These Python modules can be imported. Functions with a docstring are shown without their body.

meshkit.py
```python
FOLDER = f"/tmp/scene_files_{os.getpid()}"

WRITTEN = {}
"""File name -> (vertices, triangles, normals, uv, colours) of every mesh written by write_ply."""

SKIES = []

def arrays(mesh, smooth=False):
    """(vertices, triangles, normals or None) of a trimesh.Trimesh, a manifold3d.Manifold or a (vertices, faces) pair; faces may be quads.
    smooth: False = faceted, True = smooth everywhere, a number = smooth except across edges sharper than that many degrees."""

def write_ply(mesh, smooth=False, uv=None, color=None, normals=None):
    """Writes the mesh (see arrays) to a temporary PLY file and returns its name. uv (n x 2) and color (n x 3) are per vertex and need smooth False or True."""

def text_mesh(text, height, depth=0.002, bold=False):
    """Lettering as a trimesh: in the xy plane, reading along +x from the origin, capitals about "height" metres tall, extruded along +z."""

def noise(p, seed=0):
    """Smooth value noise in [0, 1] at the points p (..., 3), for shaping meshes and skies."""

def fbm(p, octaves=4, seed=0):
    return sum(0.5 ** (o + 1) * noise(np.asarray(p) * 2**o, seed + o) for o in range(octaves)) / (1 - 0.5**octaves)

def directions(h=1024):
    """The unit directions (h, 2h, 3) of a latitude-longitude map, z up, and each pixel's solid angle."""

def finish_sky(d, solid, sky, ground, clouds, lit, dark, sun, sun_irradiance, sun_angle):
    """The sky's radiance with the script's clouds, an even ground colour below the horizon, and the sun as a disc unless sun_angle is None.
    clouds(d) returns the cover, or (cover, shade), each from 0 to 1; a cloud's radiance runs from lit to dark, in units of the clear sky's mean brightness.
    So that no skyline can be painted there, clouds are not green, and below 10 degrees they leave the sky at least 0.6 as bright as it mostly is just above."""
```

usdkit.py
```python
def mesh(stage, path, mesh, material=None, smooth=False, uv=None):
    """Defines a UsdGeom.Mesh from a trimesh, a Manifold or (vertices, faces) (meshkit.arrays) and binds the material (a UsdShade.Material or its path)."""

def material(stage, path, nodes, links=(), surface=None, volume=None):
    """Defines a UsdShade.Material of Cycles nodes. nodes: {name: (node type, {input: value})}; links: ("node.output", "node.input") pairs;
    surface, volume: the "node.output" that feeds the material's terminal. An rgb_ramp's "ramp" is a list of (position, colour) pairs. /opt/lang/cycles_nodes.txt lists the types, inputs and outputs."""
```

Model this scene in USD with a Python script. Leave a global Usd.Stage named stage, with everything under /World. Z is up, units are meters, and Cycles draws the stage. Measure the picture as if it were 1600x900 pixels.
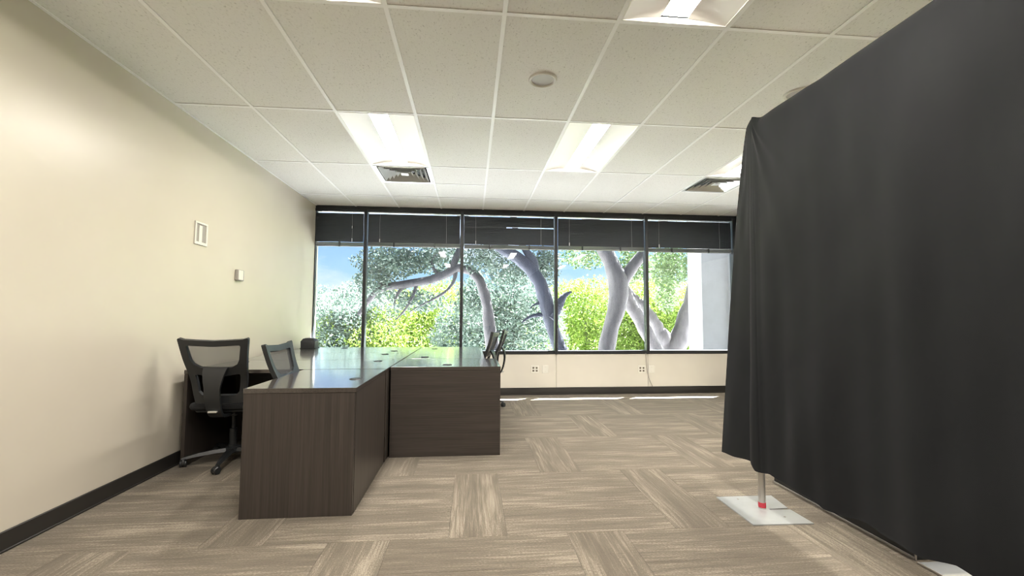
import math, random
import numpy as np, trimesh, manifold3d as mf
from shapely.geometry import Polygon, Point, box as sbox
import usdkit, meshkit
from pxr import Usd, UsdGeom, UsdLux, UsdShade, Gf, Sdf

stage = Usd.Stage.CreateInMemory()
UsdGeom.SetStageUpAxis(stage, "Z"); UsdGeom.SetStageMetersPerUnit(stage, 1.0)
UsdGeom.Xform.Define(stage, "/World"); UsdGeom.Scope.Define(stage, "/World/Looks")
rng = np.random.default_rng(7)

# ------------------------------------------------------------------ camera
F_PX, YAW, PITCH, ROLL, CAM_H = 690.4, .0916, .0645, .0044, 1.1382
EXPOSURE = 0.40
cam = UsdGeom.Camera.Define(stage, "/World/camera")
cam.CreateHorizontalApertureAttr(36.0); cam.CreateVerticalApertureAttr(20.25)
cam.CreateFocalLengthAttr(36.0 * F_PX / 1600.0)
cam.CreateClippingRangeAttr((0.05, 2000.0)); cam.CreateExposureAttr(EXPOSURE)
cy, sy = math.cos(YAW), math.sin(YAW)
fwd = np.array([sy * math.cos(PITCH), cy * math.cos(PITCH), math.sin(PITCH)])
r0 = np.array([cy, -sy, 0.0]); u0 = np.cross(r0, fwd)
rt = r0 * math.cos(ROLL) + u0 * math.sin(ROLL); up = np.cross(rt, fwd)
M4 = Gf.Matrix4d(*rt, 0, *up, 0, *(-fwd), 0, 0, 0, CAM_H, 1)
cam.AddTransformOp().Set(M4)

def at(px, py, y):
    """the point of the vertical plane at depth y that a pixel of the photograph looks at"""
    d = rt * (px - 800) / F_PX - up * (py - 450) / F_PX + fwd
    return np.array([0, 0, CAM_H]) + d * (y / d[1])

# ------------------------------------------------------------------ light: sky, sun (the lamps are in their builder)
SKY_STRENGTH, SUN_INTENSITY, LAMP_STRENGTH = 4.0, 620000.0, 68.0
SUN_DIR = np.array([.50, .40, .92])            # towards the sun
SUN_DIR = SUN_DIR / np.linalg.norm(SUN_DIR)
L = "/World/Looks/"
def mat(name, nodes, links=(), surface="p.BSDF"):
    return usdkit.material(stage, L + name, nodes, links, surface=surface)

sky = mat("sky", {
    "tc": ("texture_coordinate", {}),
    "sky": ("sky_texture", {"sky_type": "hosek_wilkie", "sun_direction": tuple(SUN_DIR), "turbidity": 2.6, "ground_albedo": 0.3, "sun_disc": False}),
    "map": ("mapping", {"scale": (3.0, 3.0, 9.0)}),
    "n": ("noise_texture", {"scale": 1.1, "detail": 6.0, "roughness": 0.55}),
    "r": ("rgb_ramp", {"ramp": [(0.0, (0, 0, 0)), (0.47, (0, 0, 0)), (0.62, (1, 1, 1)), (1, (1, 1, 1))]}),
    "mx": ("mix", {"color2": (.24, .25, .27)}),
    "bg": ("background_shader", {"strength": SKY_STRENGTH})},
    [("tc.generated", "map.vector"), ("map.vector", "n.vector"), ("n.fac", "r.fac"), ("r.color", "mx.fac"), ("sky.color", "mx.color1"), ("mx.color", "bg.color")],
    surface="bg.background")
dome = UsdLux.DomeLight.Define(stage, "/World/sky_dome")
dome.CreateIntensityAttr(1.0)
UsdShade.MaterialBindingAPI.Apply(dome.GetPrim()).Bind(sky)
sun = UsdLux.DistantLight.Define(stage, "/World/sun")
sun.CreateIntensityAttr(SUN_INTENSITY); sun.CreateAngleAttr(0.53); sun.CreateColorAttr(Gf.Vec3f(1.0, .95, .86))
zx = SUN_DIR; xx = np.cross([0, 0, 1.0], zx); xx /= np.linalg.norm(xx); yx = np.cross(zx, xx)
sun.AddTransformOp().Set(Gf.Matrix4d(*xx, 0, *yx, 0, *zx, 0, 0, 0, 0, 1))

# ------------------------------------------------------------------ helpers
used = {}
def numbered(path):
    n = used.get(path, 0); used[path] = n + 1
    return path if n == 0 else f"{path}_{n:03d}"
def meta(p, label=None, cat=None, group=None, kind=None):
    for k, v in (("label", label), ("category", cat), ("group", group), ("kind", kind)):
        if v: p.SetCustomDataByKey(k, v)
    return p
def thing(name, label, cat, loc=(0, 0, 0), rotz=0, group=None, kind=None):
    x = UsdGeom.Xform.Define(stage, numbered("/World/" + name))
    x.AddTranslateOp().Set(Gf.Vec3d(*map(float, loc)))
    if rotz: x.AddRotateZOp().Set(float(rotz))
    return meta(x.GetPrim(), label, cat, group, kind)
def obj(name, mesh, m, parent=None, smooth=False, loc=None, rotz=0, label=None, cat=None, group=None, kind=None):
    path = numbered((str(parent.GetPath()) if parent else "/World") + "/" + name)
    g = usdkit.mesh(stage, path, mesh, m, smooth=smooth)
    if loc is not None: g.AddTranslateOp().Set(Gf.Vec3d(*map(float, loc)))
    if rotz: g.AddRotateZOp().Set(float(rotz))
    return meta(g.GetPrim(), label, cat, group, kind)
def dup(root, label, loc, rotz=0):
    was = root.GetCustomData()
    r = thing(root.GetName().rstrip("0123456789_") if root.GetName()[-3:].isdigit() else root.GetName(), label, was["category"], loc, rotz, was.get("group"))
    return r
def cat_(*ms):
    return trimesh.util.concatenate([m for m in ms])
def bx(x0, x1, y0, y1, z0, z1, b=0.0):
    x0, x1 = min(x0, x1), max(x0, x1); y0, y1 = min(y0, y1), max(y0, y1); z0, z1 = min(z0, z1), max(z0, z1)
    if b <= 0:
        m = trimesh.creation.box((x1 - x0, y1 - y0, z1 - z0)); m.apply_translation(((x0 + x1) / 2, (y0 + y1) / 2, (z0 + z1) / 2)); return m
    b = min(b, (x1 - x0) * .45, (y1 - y0) * .45, (z1 - z0) * .45)
    p = []
    for X, sx in ((x0, 1), (x1, -1)):
        for Y, sy_ in ((y0, 1), (y1, -1)):
            for Z, sz in ((z0, 1), (z1, -1)):
                p += [(X, Y + sy_ * b, Z + sz * b), (X + sx * b, Y, Z + sz * b), (X + sx * b, Y + sy_ * b, Z)]
    return trimesh.convex.convex_hull(np.array(p))
def tube(pts, rad, sides=10):
    p = np.asarray(pts, float); r = np.broadcast_to(rad, (len(p),)).astype(float)
    t = np.gradient(p, axis=0); t /= np.linalg.norm(t, axis=1, keepdims=True) + 1e-12
    a = np.zeros_like(p); ref = np.array([0, 0, 1.0]) if abs(t[0, 2]) < .9 else np.array([1.0, 0, 0])
    for i in range(len(p)):
        ref = ref - t[i] * (ref @ t[i]); ref /= np.linalg.norm(ref) + 1e-12; a[i] = ref
    b = np.cross(t, a); ang = np.arange(sides) * 2 * np.pi / sides
    v = p[:, None] + r[:, None, None] * (np.cos(ang)[None, :, None] * a[:, None] + np.sin(ang)[None, :, None] * b[:, None])
    n = len(p); v = np.vstack([v.reshape(-1, 3), p[0], p[-1]]); f = []
    for i in range(n - 1):
        for j in range(sides):
            k = (j + 1) % sides
            f += [(i * sides + j, i * sides + k, (i + 1) * sides + k), (i * sides + j, (i + 1) * sides + k, (i + 1) * sides + j)]
    for j in range(sides):
        k = (j + 1) % sides
        f += [(n * sides, k, j), (n * sides + 1, (n - 1) * sides + j, (n - 1) * sides + k)]
    return trimesh.Trimesh(v, f, process=False)
def strap(path, w, t):
    """a flat band along a path in the y-z plane: width w in x, thickness t"""
    p = np.asarray(path, float); d = np.gradient(p, axis=0); d /= np.linalg.norm(d, axis=1, keepdims=True)
    nrm = np.stack([-d[:, 1], d[:, 0]], 1); w = np.broadcast_to(w, (len(p),)); v = []
    for i in range(len(p)):
        for sx, sn in ((-1, -1), (1, -1), (1, 1), (-1, 1)):
            q = p[i] + nrm[i] * sn * t / 2; v.append((sx * w[i] / 2, q[0], q[1]))
    f = []
    for i in range(len(p) - 1):
        for j in range(4):
            k = (j + 1) % 4; f += [(4 * i + j, 4 * i + k, 4 * i + 4 + k), (4 * i + j, 4 * i + 4 + k, 4 * i + 4 + j)]
    e = 4 * (len(p) - 1); f += [(0, 2, 1), (0, 3, 2), (e, e + 1, e + 2), (e, e + 2, e + 3)]
    m = trimesh.Trimesh(v, f, process=False); m.fix_normals(); return m
def lathe(profile, sides=32):
    return trimesh.creation.revolve(np.array(profile, float), sections=sides)
def spline(pts, n):
    pts = np.asarray(pts, float)
    from scipy.interpolate import CubicSpline
    s = np.r_[0, np.cumsum(np.linalg.norm(np.diff(pts, axis=0), axis=1))]
    return CubicSpline(s, pts)(np.linspace(0, s[-1], n))

# ------------------------------------------------------------------ materials
def plain(name, color, rough=.5, metal=0.0, **kw):
    return mat(name, {"p": ("principled_bsdf", {"base_color": color, "roughness": rough, "metallic": metal, **kw})})
def noisy(name, c1, c2, scale, rough=.6, bump=0.0, bscale=None, detail=4.0, lo=.3, hi=.7, **kw):
    nodes = {"g": ("geometry", {}), "map": ("mapping", {"scale": scale if np.ndim(scale) else (scale,) * 3}),
             "n": ("noise_texture", {"scale": 1.0, "detail": detail, "roughness": .6}),
             "r": ("rgb_ramp", {"ramp": [(0, c1), (lo, c1), (hi, c2), (1, c2)]}), "p": ("principled_bsdf", {"roughness": rough, **kw})}
    links = [("g.position", "map.vector"), ("map.vector", "n.vector"), ("n.fac", "r.fac"), ("r.color", "p.base_color")]
    if bump:
        nodes["m2"] = ("mapping", {"scale": bscale if bscale and np.ndim(bscale) else ((bscale or 60.0),) * 3})
        nodes["n2"] = ("noise_texture", {"scale": 1.0, "detail": 3.0}); nodes["b"] = ("bump", {"strength": bump, "distance": .01})
        links += [("g.position", "m2.vector"), ("m2.vector", "n2.vector"), ("n2.fac", "b.height"), ("b.normal", "p.normal")]
    return mat(name, nodes, links)

WALL = noisy("wall_paint", (.575, .525, .435), (.605, .555, .465), 1.2, rough=.32, bump=.05, bscale=9.0, specular_ior_level=.5)
WALL_FAR = noisy("wall_panel_paint", (.62, .585, .52), (.65, .615, .55), 2.0, rough=.5)
BASEB = plain("baseboard_rubber", (.022, .020, .018), .45)
BLACK_FRAME = plain("black_frame", (.018, .02, .024), .35)
TEE = plain("ceiling_tee", (.93, .92, .90), .4)
REFL = plain("troffer_white", (.88, .86, .82), .4)
LENS = mat("lamp_lens", {"e": ("emission", {"color": (1.0, .945, .86), "strength": LAMP_STRENGTH})}, surface="e.emission")
METAL_V = plain("vent_metal", (.50, .50, .47), .38, .5)
DARK_V = plain("vent_dark", (.03, .03, .03), .7)
WHITE_PL = plain("white_plastic", (.70, .68, .62), .4)
GREY_PL = plain("grey_plastic", (.34, .315, .285), .45)
SLOT = plain("socket_dark", (.16, .14, .11), .5)
BLK_PL = plain("black_plastic", (.022, .024, .026), .38)
CHAIR_FAB = noisy("seat_fabric", (.012, .013, .015), (.024, .025, .028), 300.0, rough=.9)
MESHM = mat("chair_mesh", {"t": ("transparent_bsdf", {}), "p": ("principled_bsdf", {"base_color": (.05, .053, .058), "roughness": .8}), "m": ("mix_closure", {"fac": .42})},
            [("t.BSDF", "m.closure1"), ("p.BSDF", "m.closure2")], surface="m.closure")
SILVER = plain("silver", (.75, .75, .73), .3, .7)
STEEL = plain("steel_pole", (.55, .53, .50), .32, .85)
PLATE = noisy("painted_plate", (.34, .355, .36), (.39, .405, .41), 8.0, rough=.35, metallic=.25)
RED = plain("red_tape", (.45, .03, .05), .5)
BLIND = plain("blind_black", (.036, .041, .049), .45)
BLIND_L = plain("blind_rail", (.20, .21, .22), .35)
CORD = plain("blind_cord", (.35, .36, .38), .5)
GLASS = mat("window_glass", {"lw": ("layer_weight", {"blend": .5}), "pw": ("math", {"math_type": "power", "value2": 4.0}), "ma": ("math", {"math_type": "multiply_add", "value2": .55, "value3": .035}),
                             "t": ("transparent_bsdf", {"color": (.86, .91, .965)}), "g": ("glossy_bsdf", {"roughness": .02, "color": (.9, .9, .9)}), "m": ("mix_closure", {})},
            [("lw.facing", "pw.value1"), ("pw.value", "ma.value1"), ("ma.value", "m.fac"), ("t.BSDF", "m.closure1"), ("g.BSDF", "m.closure2")], surface="m.closure")

def wood(name, sc, rough, coat=0.0):
    return mat(name, {"g": ("geometry", {}), "map": ("mapping", {"scale": sc}), "n": ("noise_texture", {"scale": 1.0, "detail": 5.0, "roughness": .65}),
        "map2": ("mapping", {"scale": tuple(.22 * s for s in sc)}), "n2": ("noise_texture", {"scale": 1.0, "detail": 2.0}),
        "r": ("rgb_ramp", {"ramp": [(0, (.028, .022, .019)), (.35, (.039, .032, .028)), (.62, (.060, .049, .043)), (1, (.083, .069, .060))]}),
        "mm": ("math", {"math_type": "multiply_add", "value2": .35, "value3": -.17}), "ad": ("math", {"math_type": "add"}),
        "p": ("principled_bsdf", {"roughness": rough, "specular_ior_level": .5, "coat_weight": coat, "coat_roughness": .10, "coat_ior": 1.6})},
        [("g.position", "map.vector"), ("map.vector", "n.vector"), ("g.position", "map2.vector"), ("map2.vector", "n2.vector"), ("n2.fac", "mm.value1"),
         ("n.fac", "ad.value1"), ("mm.value", "ad.value2"), ("ad.value", "r.fac"), ("r.color", "p.base_color")])
WOOD_Z = wood("laminate_upright_grain", (90, 90, 1.6), .38)
WOOD_X = wood("laminate_cross_grain", (1.8, 90, 90), .38)
WOOD_TX = wood("laminate_top_cross", (1.8, 90, 90), .30, 1.0)
WOOD_TY = wood("laminate_top_long", (90, 1.8, 90), .30, 1.0)
DARKIN = plain("laminate_inner", (.03, .026, .024), .6)

TILE = mat("ceiling_tile", {"tc": ("texture_coordinate", {}), "oi": ("object_info", {}), "sc": ("vector_math", {"math_type": "scale", "scale": 37.0}),
    "cx": ("combine_xyz", {}), "ad": ("vector_math", {"math_type": "add"}),
    "map": ("mapping", {"scale": (95, 60, 60)}), "n": ("noise_texture", {"scale": 1.0, "detail": 3.0, "roughness": .7}),
    "r": ("rgb_ramp", {"ramp": [(0, (.42, .40, .36)), (.29, (.52, .50, .46)), (.40, (.80, .785, .745)), (1, (.86, .845, .81))]}),
    "b": ("bump", {"strength": .25, "distance": .004}), "p": ("principled_bsdf", {"roughness": .9, "specular_ior_level": .2})},
    [("oi.random", "cx.x"), ("oi.random", "cx.y"), ("cx.vector", "sc.vector1"), ("tc.object", "ad.vector1"), ("sc.vector", "ad.vector2"), ("ad.vector", "map.vector"),
     ("map.vector", "n.vector"), ("n.fac", "r.fac"), ("r.color", "p.base_color"), ("n.fac", "b.height"), ("b.normal", "p.normal")])
def carpet(name, shift):
    return mat(name, {"tc": ("texture_coordinate", {}), "oi": ("object_info", {}), "cx": ("combine_xyz", {"z": shift}), "sc": ("vector_math", {"math_type": "scale", "scale": 53.0}),
    "ad": ("vector_math", {"math_type": "add"}), "map": ("mapping", {"scale": (3.6, 62, 1)}), "n": ("noise_texture", {"scale": 1.0, "detail": 6.0, "roughness": .62, "distortion": .25}),
    "map2": ("mapping", {"scale": (1.1, 9, 1)}), "n2": ("noise_texture", {"scale": 1.0, "detail": 2.0}), "map3": ("mapping", {"scale": (85, 300, 1)}), "n3": ("noise_texture", {"scale": 1.0, "detail": 2.0}),
    "m2": ("math", {"math_type": "multiply_add", "value2": .75, "value3": -.375}), "m3": ("math", {"math_type": "multiply_add", "value2": .80, "value3": -.40}),
    "a1": ("math", {"math_type": "add"}), "a2": ("math", {"math_type": "add"}),
    "r": ("rgb_ramp", {"ramp": [(0, (.102, .084, .063)), (.36, (.134, .112, .085)), (.55, (.166, .140, .107)), (.68, (.255, .218, .168)), (.85, (.335, .292, .230)), (1, (.36, .315, .250))]}),
    "b": ("bump", {"strength": .5, "distance": .004}), "p": ("principled_bsdf", {"roughness": .95, "specular_ior_level": .15, "sheen_weight": .15})},
    [("oi.random", "cx.x"), ("oi.random", "cx.y"), ("cx.vector", "sc.vector1"), ("tc.object", "ad.vector1"), ("sc.vector", "ad.vector2"),
     ("ad.vector", "map.vector"), ("ad.vector", "map2.vector"), ("ad.vector", "map3.vector"), ("map.vector", "n.vector"), ("map2.vector", "n2.vector"), ("map3.vector", "n3.vector"),
     ("n2.fac", "m2.value1"), ("n3.fac", "m3.value1"), ("n.fac", "a1.value1"), ("m2.value", "a1.value2"), ("a1.value", "a2.value1"), ("m3.value", "a2.value2"),
     ("a2.value", "r.fac"), ("r.color", "p.base_color"), ("n3.fac", "b.height"), ("b.normal", "p.normal")])
CARPET = carpet("carpet_pile", 0.0)
DRAPE = noisy("black_drape_fabric", (.0065, .0072, .0085), (.0095, .0102, .0115), (5, 5, 1.5), rough=.85, bump=.12, bscale=(700, 700, 900), sheen_weight=.04, sheen_roughness=.4, specular_ior_level=.22)

# ------------------------------------------------------------------ the room
XW, XR, YF, YN, ZC = -2.232, 4.15, 6.476, -3.9, 2.7146
T = .6096; X0 = .1574 - 2 * T; YB = 3.4268
gx = lambda i: X0 + i * T                         # ceiling grid lines along the room
gy = lambda k: YB + k * 2 * T                     # and across it
MX = [-1.526, -.145, 1.253, 2.648, 4.05]          # window mullions

# floor: planks of carpet, one across for every three along
fl = thing("floor", "beige striped carpet planks laid across and along the room", "floor", kind="structure")
obj("subfloor", bx(XW - .1, XR + .1, YN - .1, YF + .1, -.12, -.006), DARKIN, fl)
PL, PW = .9144, .3048
def cutplank(x0, x1, y0, y1, along):
    x0, x1, y0, y1 = max(x0, XW), min(x1, XR), max(y0, YN), min(y1, YF)
    if x1 - x0 < .01 or y1 - y0 < .01: return
    cx, cyy = (x0 + x1) / 2, (y0 + y1) / 2; hx, hy = (x1 - x0) / 2, (y1 - y0) / 2
    lx, ly = (hy, hx) if along else (hx, hy)
    obj("carpet_plank", bx(-lx + .0006, lx - .0006, -ly + .0006, ly - .0006, -.008, 0, .0005), CARPET, fl, loc=(cx, cyy, 0), rotz=90 if along else 0)
for row in range(-4, 5):
    ya = 2.372 + row * PL
    if ya + PL < -1.3: continue
    ph = -.105 if row % 2 == 0 else .515
    for k in range(-3, 5):
        xa = ph + k * (PL + PW)
        cutplank(xa, xa + PW, ya, ya + PL, True)
        for j in range(3): cutplank(xa + PW, xa + PW + PL, ya + j * PW, ya + (j + 1) * PW, False)
obj("carpet_remainder", bx(XW, XR, YN, 2.372 - 4 * PL - .001, -.008, 0), CARPET, fl)

# walls
obj("wall_left", bx(XW - .15, XW, YN, YF + .15, -.1, 3.05), WALL, label="long cream painted wall on the left", cat="wall", kind="structure")
obj("wall_right", bx(XR, XR + .15, YN, YF + .15, -.1, 3.05), WALL, label="cream wall on the right behind the black drape", cat="wall", kind="structure")
obj("wall_near", bx(XW - .15, XR + .15, YN - .15, YN, -.1, 3.05), WALL, label="cream wall behind the photographer", cat="wall", kind="structure")
wf = thing("wall_far", "low cream panelled wall under the windows", "wall", kind="structure")
edges = [XW] + MX[:4] + [XR]
obj("backing", bx(XW, XR, YF + .02, YF + .15, -.1, .60), DARKIN, wf)
for a, b in zip(edges[:-1], edges[1:]):
    obj("panel", bx(a + .002, b - .002, YF, YF + .025, 0, .59, .002), WALL_FAR, wf)
obj("lintel", bx(XW - .15, XR + .15, YF - .005, YF + .15, 2.672, 3.05), BLACK_FRAME, wf)
obj("baseboard_left", cat_(bx(XW, XW + .012, YN, YF, 0, .098, .003), bx(XW, XW + .02, YN, YF, 0, .012, .003)), BASEB, label="black rubber baseboard along the left wall", cat="baseboard", kind="structure")
obj("baseboard_far", cat_(bx(XW + .012, XR, YF - .012, YF, 0, .104, .003), bx(XW + .012, XR, YF - .02, YF, 0, .012, .003)), BASEB, label="black rubber baseboard under the windows", cat="baseboard", kind="structure")
obj("baseboard_right", bx(XR - .012, XR, YN, YF - .02, 0, .10, .003), BASEB, label="black rubber baseboard along the right wall", cat="baseboard", kind="structure")
obj("trim_1", cat_(bx(XR - .03, XR, 5.2, YF - .03, 2.12, ZC - .01, .003), bx(XR - .1, XR, YF - .04, YF + .05, .6, ZC - .01, .003)), BLACK_FRAME,
    label="black corner post and header where the window wall meets the right wall", cat="trim", kind="structure")

# ceiling
ce = thing("ceiling", "suspended ceiling of speckled white tiles in a white grid", "ceiling", kind="structure")
obj("slab", bx(XW - .15, XR + .15, YN - .15, YF + .15, 3.0, 3.1), DARKIN, ce)
tiles = {}
def tile(x0, x1, y0, y1):
    x0, x1, y0, y1 = max(x0, XW), min(x1, XR), max(y0, YN), min(y1, YF - .005)
    if x1 - x0 < .03 or y1 - y0 < .03: return
    g = .004; key = (round(x1 - x0, 3), round(y1 - y0, 3))
    if key not in tiles: tiles[key] = bx(-key[0] / 2 + g, key[0] / 2 - g, -key[1] / 2 + g, key[1] / 2 - g, .0045, .020, .002)
    obj("ceiling_tile", tiles[key], TILE, ce, loc=((x0 + x1) / 2, (y0 + y1) / 2, ZC + rng.uniform(-.0006, .0006)))
LIGHTS = [(c, k) for k in (0, -2, -4) for c in (0, 3, 6)]
VENTS = [0, 6]
for k in range(-7, 3):
    for c in range(-2, 9):
        x0, x1, y0, y1 = gx(c), gx(c + 1), gy(k), gy(k + 1)
        if k == 2: tile(x0, x1, y0, y0 + T)
        elif (c, k) in LIGHTS: continue
        elif k == 1 and c in VENTS: tile(x0, x1, y0 + T, y1)
        elif k == 1 and c == 1: tile(x0, x1, y0, y0 + T); tile(x0, x1, y0 + T, y1)
        else: tile(x0, x1, y0, y1)
w = .012
for i in range(-1, 9):
    obj("main_tee", cat_(bx(gx(i) - w, gx(i) + w, YN, YF - .005, ZC, ZC + .003), bx(gx(i) - .001, gx(i) + .001, YN, YF - .005, ZC + .003, ZC + .035)), TEE, ce)
for k in range(-5, 3):
    obj("cross_tee", bx(XW, XR, gy(k) - w, gy(k) + w, ZC + .0008, ZC + .0035), TEE, ce)
for c in (0, 1, 6):
    obj("cross_tee", bx(gx(c), gx(c + 1), gy(1) + T - w, gy(1) + T + w, ZC + .0008, ZC + .0035), TEE, ce)
for nm, g in (("left", bx(XW, XW + .02, YN, YF, ZC - .001, ZC + .003)), ("right", bx(XR - .02, XR, YN, YF, ZC - .001, ZC + .003))):
    obj("wall_angle", g, TEE, ce)

# ceiling lights: curved white troffers with a bright centre lens
def troffer_meshes():
    hw, hl = T / 2 - .013, T - .013
    lw = .075                                    # half width of the lens
    n = 12; prof = []
    for i in range(n + 1):                       # curved reflector from the flange up and in to the lens
        t = i / n; x = hw - (hw - lw) * t; z = .034 * math.sin(math.pi * .5 * t)
        prof.append((x, z))
    out = []
    for s in (1, -1):
        v = []; f = []
        for x, z in prof: v += [(s * x, -hl, z), (s * x, hl, z)]
        for i in range(n): f += [(2 * i, 2 * i + 1, 2 * i + 3), (2 * i, 2 * i + 3, 2 * i + 2)]
        m = trimesh.Trimesh(v, f, process=False)
        out.append(m)
    ends = []
    for e in (1, -1):
        for s in (1, -1):
            v = [(s * x, e * hl, z) for x, z in prof] + [(s * x, e * hl, 0.0) for x, z in prof]; k = len(prof); f = []
            for i in range(k - 1): f += [(i, i + 1, k + i + 1), (i, k + i + 1, k + i)]
            ends.append(trimesh.Trimesh(v, f, process=False))
        ends.append(bx(-lw - .003, lw + .003, e * hl - .004, e * hl + .004, 0.0, .033))
    frame = cat_(bx(-hw - .002, hw + .002, hl - .006, hl + .002, -.001, .006), bx(-hw - .002, hw + .002, -hl - .002, -hl + .006, -.001, .006),
                 bx(hw - .006, hw + .002, -hl, hl, -.001, .006), bx(-hw - .002, -hw + .006, -hl, hl, -.001, .006), bx(-hw, hw, -hl, hl, .10, .115))
    a = np.linspace(-1, 1, 9); v = []; f = []
    for q in a: v += [(q * lw, -hl + .012, .036 - .002 * (1 - q * q)), (q * lw, hl - .012, .036 - .002 * (1 - q * q))]
    for i in range(8): f += [(2 * i, 2 * i + 2, 2 * i + 3), (2 * i, 2 * i + 3, 2 * i + 1)]
    return out, ends, frame, trimesh.Trimesh(v, f, process=False)
refl, ends, tframe, tlens = troffer_meshes()
LL = {(0, 0): "recessed ceiling light above the left desks, ending at a square air vent", (3, 0): "recessed ceiling light in the middle of the second row, no vent at its end",
      (6, 0): "recessed ceiling light partly hidden by the top left edge of the black drape", (0, -2): "recessed ceiling light cut by the top edge of the photo, left of the round disc",
      (3, -2): "recessed ceiling light cut by the top edge of the photo, right of the round disc"}
for c, k in LIGHTS:
    lab = LL.get((c, k), "recessed ceiling light out of the photo, above or behind the photographer or drape")
    t = thing("ceiling_light", lab, "ceiling light", ((gx(c) + gx(c + 1)) / 2, gy(k) + T, ZC), 0, None if (c, k) in LL else "recessed ceiling lights out of the photo")
    obj("frame", tframe, REFL, t)
    for m in refl: obj("reflector", m, REFL, t, smooth=True)
    obj("end_plate", cat_(*ends[:3]), REFL, t); obj("end_plate", cat_(*ends[3:]), REFL, t)
    obj("lens", tlens, LENS, t, smooth=True)

# air vents: square louvred diffusers
def ring(h, wdt, z0, z1):
    """a sloped square ring: outer half size h at z0, inner half size h-wdt at z1"""
    o = [(-h, -h), (h, -h), (h, h), (-h, h)]; i_ = h - wdt; n_ = [(-i_, -i_), (i_, -i_), (i_, i_), (-i_, i_)]
    v = [(x, y, z0) for x, y in o] + [(x, y, z1) for x, y in n_] + [(x, y, z0 - .002) for x, y in o] + [(x, y, z1 - .002) for x, y in n_]; f = []
    for j in range(4):
        k = (j + 1) % 4
        f += [(j, k, 4 + k), (j, 4 + k, 4 + j), (8 + j, 12 + k, 8 + k), (8 + j, 12 + j, 12 + k), (j, 8 + k, k), (j, 8 + j, 8 + k), (4 + j, 4 + k, 12 + k), (4 + j, 12 + k, 12 + j)]
    return trimesh.Trimesh(v, f, process=False)
for c, lab in ((0, "square metal air vent at the window end of the left ceiling light"), (6, "square metal air vent beside the top left edge of the black drape")):
    t = thing("air_vent", lab, "air vent", ((gx(c) + gx(c + 1)) / 2, gy(1) + T / 2, ZC))
    h = T / 2 - .013
    obj("frame", ring(h, .030, .001, .006), METAL_V, t)
    obj("duct_box", bx(-h + .01, h - .01, -h + .01, h - .01, .075, .085), DARK_V, t)
    for q, (hh, zz) in enumerate(((.250, .034), (.197, .036), (.144, .038), (.091, .040))):
        obj("louver", ring(hh, .040, zz - .034, zz + .010), METAL_V, t)
    obj("centre_plate", bx(-.042, .042, -.042, .042, .008, .014, .003), METAL_V, t)

# round discs in the ceiling
for (x, y), lab in (((.459, 2.823), "round white ceiling disc in the tile between the lights"), ((2.285, 2.83), "round ceiling disc just showing over the drape's top edge")):
    t = thing("ceiling_speaker", lab, "ceiling speaker", (x, y, ZC + .004))
    obj("ring", lathe([(.073, .002), (.075, -.008), (.082, -.013), (.090, -.011), (.094, -.004), (.094, .002)], 40), WHITE_PL, t, smooth=40)
    obj("grille", lathe([(0, .0), (.04, -.001), (.074, -.004), (.074, .003), (0, .003)], 40), plain("speaker_grille", (.50, .49, .47), .6) if c == 6 else None, t, smooth=40)
    c = 0
UsdShade.MaterialBindingAPI.Apply(stage.GetPrimAtPath("/World/ceiling_speaker_001/grille")).Bind(UsdShade.Material.Get(stage, L + "speaker_grille"))

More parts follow.
